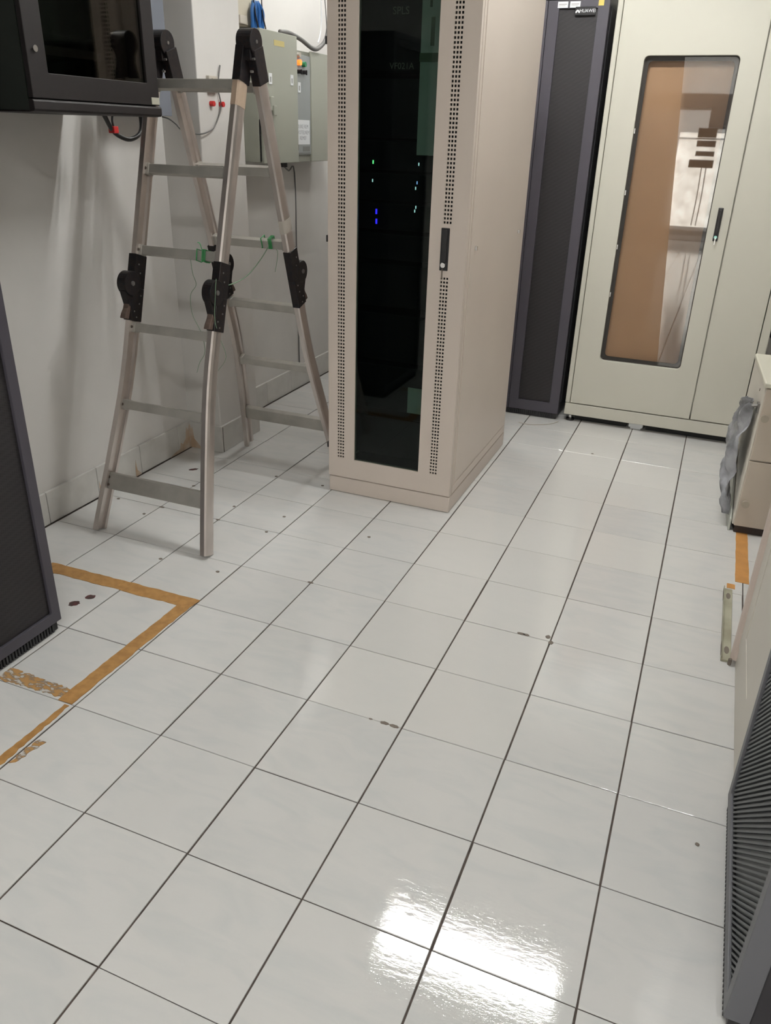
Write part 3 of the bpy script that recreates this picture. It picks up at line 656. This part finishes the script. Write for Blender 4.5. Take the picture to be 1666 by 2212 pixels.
obj('base', B(o_).box(PX, PX + .018, 2.245, 2.315, 1.655, 1.72), mat('aged_plastic', (.50, .46, .40), .6), t, bev=.003)
obj('cover', B(o_).box(PX + .018, PX + .026, 2.262, 2.30, 1.668, 1.71), mat('yellowed_plastic', (.58, .54, .42), .6), t, bev=.002)
for y in (2.27, 2.345): obj('terminal', B(o_).cyl((PX, y, 1.612), (PX + .02, y, 1.612), .011, 10), M_RED, t)
# ---- electrical panels on the left wall
o_ = (XL, 2.91, 1.37)
t = thing('electrical_panel', 'larger grey-green electrical panel on the left wall, nearest the column', 'electrical panel', o_)
PXF = -1.93
def pb(*a): return B(o_).box(*a)
obj('body', pb(XL + .001, PXF - .02, 2.722, 3.098, 1.365, 1.945), M_GREY_GREEN, t, bev=.002)
d_ = obj('door', pb(PXF - .016, PXF, 2.730, 3.100, 1.360, 1.948), M_GREY_GREEN, t, bev=.003)
obj('door_gap', pb(PXF - .018, PXF - .012, 2.724, 2.733, 1.37, 1.56), M_DARK, t)
def plate(parent, y, z, m_=M_WHITE, w_=.014, h_=.024, X=PXF, b_=B):
    bb = b_(o_).frame((y - w_, y + w_, z - h_, z + h_), (y - w_ * .55, y + w_ * .55, z - h_ * .62, z + h_ * .35), .002, lambda u, v, d: (X + d, u, v), .0003, .003, n=2)
    obj('nameplate', bb, m_, parent); obj('nameplate_centre', b_(o_).box(X, X + .001, y - w_ * .6, y + w_ * .6, z - h_ * .65, z + h_ * .4), mat('plate_grey', (.30, .30, .28), .6), parent)
plate(d_, 2.815, 1.742); plate(d_, 3.035, 1.748)
obj('warning_label', pb(PXF, PXF + .001, 2.862, 2.965, 1.888, 1.912), mat('faded_yellow', (.50, .42, .18), .6), d_)
obj('latch', pb(PXF, PXF + .012, 2.80, 2.83, 1.60, 1.665), M_GREY_GREEN, d_, bev=.004)
obj('latch', pb(PXF + .012, PXF + .02, 2.812, 2.842, 1.58, 1.625), M_GREY_GREEN, d_, bev=.003)
obj('cable_gland', B(o_).cyl((-2.0, 3.05, 1.365), (-2.0, 3.05, 1.335), .022, 12), M_BLACK, t)
obj('knockout', B(o_).cyl((-2.0, 2.95, 1.365), (-2.0, 2.95, 1.352), .010, 10), M_GRIME, t)
o_ = (XL, 3.4, 1.35); P2 = -1.955
t = thing('electrical_panel', 'narrower electrical panel with orange and green lamps, beside the beige rack', 'electrical panel', o_)
obj('body', pb(XL + .001, P2 - .016, 3.118, 3.62, 1.36, 1.895), M_GREY_GREEN, t, bev=.002)
obj('door', pb(P2 - .014, P2, 3.305, 3.618, 1.36, 1.90), M_GREY_GREEN, t, bev=.003)
ip = obj('control_strip', pb(P2 - .014, P2 - .005, 3.122, 3.300, 1.395, 1.875), mat('strip_grey', (.27, .285, .28), .45), t, bev=.002)
X = P2 - .005
lm = obj('lamp', B(o_).cyl((X, 3.160, 1.837), (X + .020, 3.160, 1.837), .013, 14), mat('orange_lamp', (1, .25, .05), .3, emit=(1, .16, .02), estr=1.6), ip, label='glowing orange lamp')
obj('lamp', B(o_).cyl((X, 3.213, 1.832), (X + .020, 3.213, 1.832), .0125, 14), mat('green_lamp', (.02, .22, .09), .3), ip, label='green lamp')
obj('lamp_cap', B(o_).cyl((X, 3.160, 1.872), (X + .016, 3.160, 1.872), .011, 12), mat('aged_plastic', (.50, .46, .40), .6), ip)
for y in (3.155, 3.213): obj('switch', B(o_).cyl((X, y, 1.795), (X + .022, y, 1.795), .010, 12).box(X + .022, X + .028, y - .003, y + .003, 1.782, 1.805), M_BLACK, ip)
plate(ip, 3.170, 1.722, X=X)
lb = obj('paper_label', pb(X, X + .0012, 3.128, 3.285, 1.447, 1.568), M_WHITE, ip)
M_INK = mat('blurred_ink', (.36, .37, .39), .8)
for (s_, z) in (('DUKE REM', 1.535), ('WOTELNEM', 1.506), ('REMEF', 1.478)):
    obj('lettering', text_mesh(s_, .027, Matrix.Translation(Vector((X + .0016, 3.205, z)) - Vector(o_)) @ face_M((0, 0, 0), '+x'), .0002), M_INK, lb)
obj('vent_recess', pb(X - .001, X + .001, 3.205, 3.285, 1.412, 1.437).box(X - .001, X + .001, 3.13, 3.29, 1.400, 1.406), mat('dark_strip', (.19, .19, .18), .6), ip)
obj('door_latch', pb(X, X + .012, 3.122, 3.134, 1.418, 1.446), M_BLACK, ip)
# cable duct, blue bundle and hoses above the panels
o_ = (-2.05, 2.71, 1.95)
t = thing('cable_trunking', 'cream vertical cable trunking rising above the first electrical panel', 'trunking', o_)
obj('channel', B(o_).box(XL + .001, -1.99, 2.60, 2.805, 1.95, CEIL - .002), mat('cream_plastic', (.55, .50, .40), .6), t, bev=.003)
obj('cover', B(o_).box(-1.99, -1.984, 2.598, 2.807, 1.955, CEIL - .004), mat('cream_plastic', (.55, .50, .40), .6), t, bev=.002)
obj('clamp', B(o_).box(-1.984, -1.97, 2.63, 2.685, 1.955, 1.99), mat('aged_plastic', (.50, .46, .40), .6), t, bev=.003)
o_ = (-1.955, 2.76, 1.946)
t = thing('cable_bundle', 'bundle of blue cables entering the top of the first electrical panel', 'cable', o_)
for k in range(7):
    y = 2.71 + k * .016
    obj('cable', B(o_).tube([(-1.957 - .008 * (k % 2), 2.735 + k * .005, 2.055), (-1.955 - .008 * (k % 2), y, 2.02), (-1.957 - .008 * (k % 2), y + .003, 1.975), (-1.96, y + .006, 1.944)], .0085, 8), M_BLUE, t, smooth=True)
for y, y2 in ((2.725, 2.715), (2.795, 2.80)):
    obj('cable', B(o_).tube([(-1.955, y2, 2.6), (-1.955, y2, 2.2), (-1.950, y, 2.03), (-1.945, y + .02, 1.95)], .0032, 6), M_BLACK, t, smooth=True)
o_ = (-1.98, 3.3, 1.93)
tag(obj('flexible_conduit', B(o_).tube([(-1.99, 3.03, 1.962), (-1.975, 3.10, 1.964), (-1.96, 3.20, 1.945), (-1.955, 3.32, 1.915), (-1.955, 3.40, 1.925), (-1.96, 3.50, 1.98), (-1.97, 3.56, 2.08)], .011, 10), M_GREYC, smooth=True), 'grey flexible conduit sagging across the tops of both electrical panels', 'conduit', o_)
o_ = (-1.97, 3.45, 1.92)
for k, (pts, r, m_, lb_) in enumerate([
    ([(-1.97, 3.44, 2.9), (-1.965, 3.445, 2.3), (-1.96, 3.44, 2.05), (-1.955, 3.41, 1.98), (-1.94, 3.36, 1.945)], .0035, M_WHITE, 'thin white cable hanging down to the second electrical panel'),
    ([(-1.96, 3.425, 2.9), (-1.955, 3.43, 2.4), (-1.94, 3.455, 2.1), (-1.935, 3.47, 1.905)], .0028, M_GREYC, 'thin dark cable hanging down to the second electrical panel')]):
    tag(obj('hanging_cable', B(o_).tube(pts, r, 6), m_, smooth=True), lb_, 'cable', o_)
o_ = (XL, 3.392, .16)
tag(obj('earth_wire', B(o_).tube([(-2.0, 3.05, 1.34), (-2.05, 3.2, 1.31), (XL + .006, 3.385, 1.29), (XL + .006, 3.39, .8), (XL + .006, 3.395, .145)], .0040, 6, 4), M_GREYC, smooth=True), 'thin dark wire running down the left wall from the first panel to the skirting', 'wire', o_)

# ================================================================ RIGHT SIDE SMALL THINGS
t = thing('metal_cabinet', 'low cream metal drawer cabinet on a dark plinth at the right edge', 'cabinet', (.549, 2.34, 0), math.radians(3.5))
obj('plinth', B().box(.012, .50, .012, .49, 0, .036), mat('plinth_brown', (.035, .022, .018), .7), t, bev=.002)
obj('body', B().box(0, .51, .016, .50, .034, .645), M_CREAM, t, bev=.004)
obj('top', B().box(-.006, .515, -.006, .505, .646, .668), mat('cream_top', (.60, .575, .48), .45), t, bev=.006, seg=3)
for k, (z0, z1) in enumerate(((.036, .333), (.339, .642))):
    d = obj('drawer', B().box(.006, .50, 0, .016, z0, z1), mat('drawer_beige', (.50, .43, .355), .5), t, bev=.003)
    obj('knob', B().cyl((.030 if k == 0 else .022, 0, .145 if k == 0 else .525), (.030 if k == 0 else .022, -.016, .145 if k == 0 else .525), .013, 14).cyl((.030 if k == 0 else .022, -.010, .145 if k == 0 else .525), (.030 if k == 0 else .022, -.018, .145 if k == 0 else .525), .016, 14), mat('worn_brass', (.42, .37, .30), .4, .3), d)
    obj('handle', B().box(.12, .22, -.014, 0, z0 + .20, z0 + .225), M_BLACK, d, bev=.004)
obj('side_hook', B().cyl((-.001, .05, .56), (-.03, .05, .555), .007, 8).box(-.008, .0, .03, .07, .53, .57), mat('worn_steel', (.25, .24, .23), .4, .8), t)
obj('side_hole', B().cyl((-.002, .14, .60), (.002, .14, .60), .006, 8), M_GRIME, t)
# crumpled grey plastic sheet hanging on its side
b = B(); nu, nv = 18, 26; r = random.Random(3); grid = []
from mathutils import noise
for j in range(nv + 1):
    v = j / nv; z = .56 - .50 * v; row = []
    for i in range(nu + 1):
        u = i / nu; wdt = .04 + .30 * math.sin(math.pi * min(1, v * 1.15 + .05)) ** .7
        y = .05 + u * wdt + .07 * v * (1 - v)
        bul = .012 + .045 * math.sin(math.pi * v) * (.4 + .6 * math.sin(math.pi * u))
        nn = noise.noise(Vector((u * 4, v * 5, 1.7))) * .036 + noise.noise(Vector((u * 11, v * 12, 4))) * .017
        row.append(b.bm.verts.new((-.012 - max(.006, bul + nn), y, z)))
    grid.append(row)
for j in range(nv):
    for i in range(nu): b.bm.faces.new((grid[j][i], grid[j][i + 1], grid[j + 1][i + 1], grid[j + 1][i]))
M_PLAS = mat('grey_plastic_film', (.40, .405, .43), .25, var=.6, vscale=9, bump=.9, bscale=45)
ps = obj('plastic_sheet', b, M_PLAS, smooth=True); sm = ps.modifiers.new('thick', 'SOLIDIFY'); sm.thickness = .0015
ps.location = (.549, 2.34, 0); ps.rotation_euler = (0, 0, math.radians(3.5))
ps['label'] = 'crumpled grey plastic sheet hanging on the side of the low cream cabinet'; ps['category'] = 'plastic sheet'
# pale board leaning at its foot
t = tag(obj('pale_board', B().prism([(.02, 0), (.40, 0), (.36, .26), (.03, .05)], lambda u, v: (-.002, u, v + .0005), lambda u, v: (-.011, u, v + .0005)), mat('pale_board', (.42, .43, .38), .5), bev=.002), 'pale board leaning at the foot of the low cream cabinet', 'board', (.549, 2.34, 0))
t.rotation_euler = (0, 0, math.radians(3.5))
# black things on and behind the low cabinet
o_ = (.86, 3.2, 0)
t = thing('cable_reel', 'dark coiled cable hanging behind the low cream cabinet, at the right edge', 'cable', (.80, 3.75, .6))
obj('coil', B((.80, 3.75, .6)).tube([(.60, 3.72, .62), (.64, 3.70, .57), (.72, 3.68, .53), (.82, 3.68, .52), (.95, 3.70, .58)], .014, 8), M_BLACK, t, smooth=True)
# metal bracket bolted to the floor
o_ = (.546, 1.56, 0)
t = thing('floor_bracket', 'flat cream metal bracket with worn slots lying on the floor at right', 'bracket', o_)
obj('plate', B(o_).box(.531, .562, 1.325, 1.812, .0, .008).box(.531, .5335, 1.325, 1.812, .008, .020), mat('bracket_cream', (.42, .41, .31), .5, col2=(.30, .28, .20), vscale=9), t, bev=.0015)
for y in (1.385, 1.755):
    obj('slot', B(o_).prism([(math.cos(a) * .008 + .548, math.sin(a) * .022 + y) for a in [k * math.pi / 8 for k in range(16)]], lambda u, v: (u, v, .0075), lambda u, v: (u, v, .0088)), M_GRIME, t)
    obj('rust_mark', B(o_).box(.5305, .5312, y - .03, y + .035, .001, .018), M_GRIME, t)
obj('bolt', B(o_).cyl((.558, 1.315, 0), (.558, 1.315, .022), .006, 8), M_GRIME, t)
o_ = (-.52, 3.36, 0)
tag(obj('thin_wire', B(o_).tube([(-.42, 3.46, .004), (-.45, 3.40, .0035), (-.50, 3.36, .003), (-.57, 3.33, .003), (-.63, 3.34, .003)], .0022, 6), mat('aged_plastic', (.50, .46, .40), .6), smooth=True), 'thin pale wire lying on the tiles at the foot of the back dark rack', 'wire', o_)
# ================================================================ FLOOR TAPES
def tape(label, pts_l, pts_r, m_, mode=None, z=.0002):
    b = B(); A = []
    top = [b.bm.verts.new((x, y, z + .0012)) for x, y in pts_l + pts_r[::-1]]
    bot = [b.bm.verts.new((x, y, z - .0008)) for x, y in pts_l + pts_r[::-1]]
    n = len(top); b.bm.faces.new(top); b.bm.faces.new(bot[::-1])
    for k in range(n): b.bm.faces.new((top[k], bot[k], bot[(k + 1) % n], top[(k + 1) % n]))
    bmesh.ops.triangulate(b.bm, faces=b.bm.faces[:])
    cx = sum(x for x, y in pts_l + pts_r) / n; cy = sum(y for x, y in pts_l + pts_r) / n
    b.off = Vector((cx, cy, 0))
    return tag(obj('floor_tape', b, m_), label, 'tape', (cx, cy, 0), 'ochre tape strips on the floor')
def edge(p, q, jag, n, seed):
    r = random.Random(seed); out = []
    d = Vector((q[0] - p[0], q[1] - p[1])); nn = Vector((-d.y, d.x)).normalized()
    for k in range(n + 1):
        c = Vector(p) + d * (k / n) + nn * r.uniform(-jag, jag); out.append((c.x, c.y))
    return out
def worn(name, base, thr):
    m = bpy.data.materials.new(name); m.use_nodes = True; nt = m.node_tree; N = nt.nodes; L = nt.links
    bs = N['Principled BSDF']; bs.inputs['Roughness'].default_value = .6
    ge = N.new('ShaderNodeNewGeometry'); nz = N.new('ShaderNodeTexNoise'); nz.inputs['Scale'].default_value = 55; nz.inputs['Detail'].default_value = 5
    mp = N.new('ShaderNodeMapping'); mp.inputs['Scale'].default_value = (.6, 1.3, 1); L.new(ge.outputs['Position'], mp.inputs[0]); L.new(mp.outputs[0], nz.inputs['Vector'])
    cr = N.new('ShaderNodeValToRGB'); e = cr.color_ramp.elements; e[0].position = thr - .02; e[0].color = (.50, .48, .45, 1)
    e[1].position = thr + .05; e[1].color = (.22, .16, .11, 1); k = e.new(thr + .12); k.color = (*base, 1)
    L.new(nz.outputs['Fac'], cr.inputs[0]); L.new(cr.outputs[0], bs.inputs['Base Color']); return m
M_WORN = worn('worn_tape', (.42, .23, .08), .42)
tape('ochre floor tape strip running from the left dark rack towards the ladder', edge((-1.86, .915), (-1.198, .925), .0022, 30, 1), edge((-1.86, .855), (-1.205, .866), .0032, 30, 2), M_TAPE)
tape('long ochre floor tape strip running along the tile joint beside the left dark rack', edge((-1.262, .300), (-1.252, .864), .0015, 30, 3), edge((-1.212, .300), (-1.204, .868), .0022, 30, 4), M_TAPE, z=.0003)
tape('worn scuffed ochre floor tape strip at the foot of the left dark rack', edge((-1.50, .357), (-1.262, .354), .004, 26, 5), edge((-1.50, .302), (-1.262, .312), .005, 26, 6), M_WORN)
tape('narrow torn ochre floor tape strip at the left edge, nearest the camera', edge((-1.236, .02), (-1.228, .292), .002, 20, 7), edge((-1.206, .02), (-1.214, .292), .003, 20, 8), M_TAPE)
tape('small torn patch of ochre tape beside the narrow strip at the left edge', edge((-1.195, .05), (-1.190, .150), .005, 10, 9), edge((-1.180, .06), (-1.165, .150), .005, 10, 10), M_WORN)
tape('orange floor tape strip running out from under the low cream cabinet', edge((.572, 1.895), (.572, 2.37), .0012, 16, 11), edge((.622, 1.895), (.618, 2.37), .0012, 16, 12), M_TAPE_R)
tape('short torn stub of orange tape beside the cream floor bracket', edge((.543, 1.868), (.572, 1.868), .001, 4, 13), edge((.543, 1.832), (.572, 1.832), .001, 4, 14), M_TAPE_R)
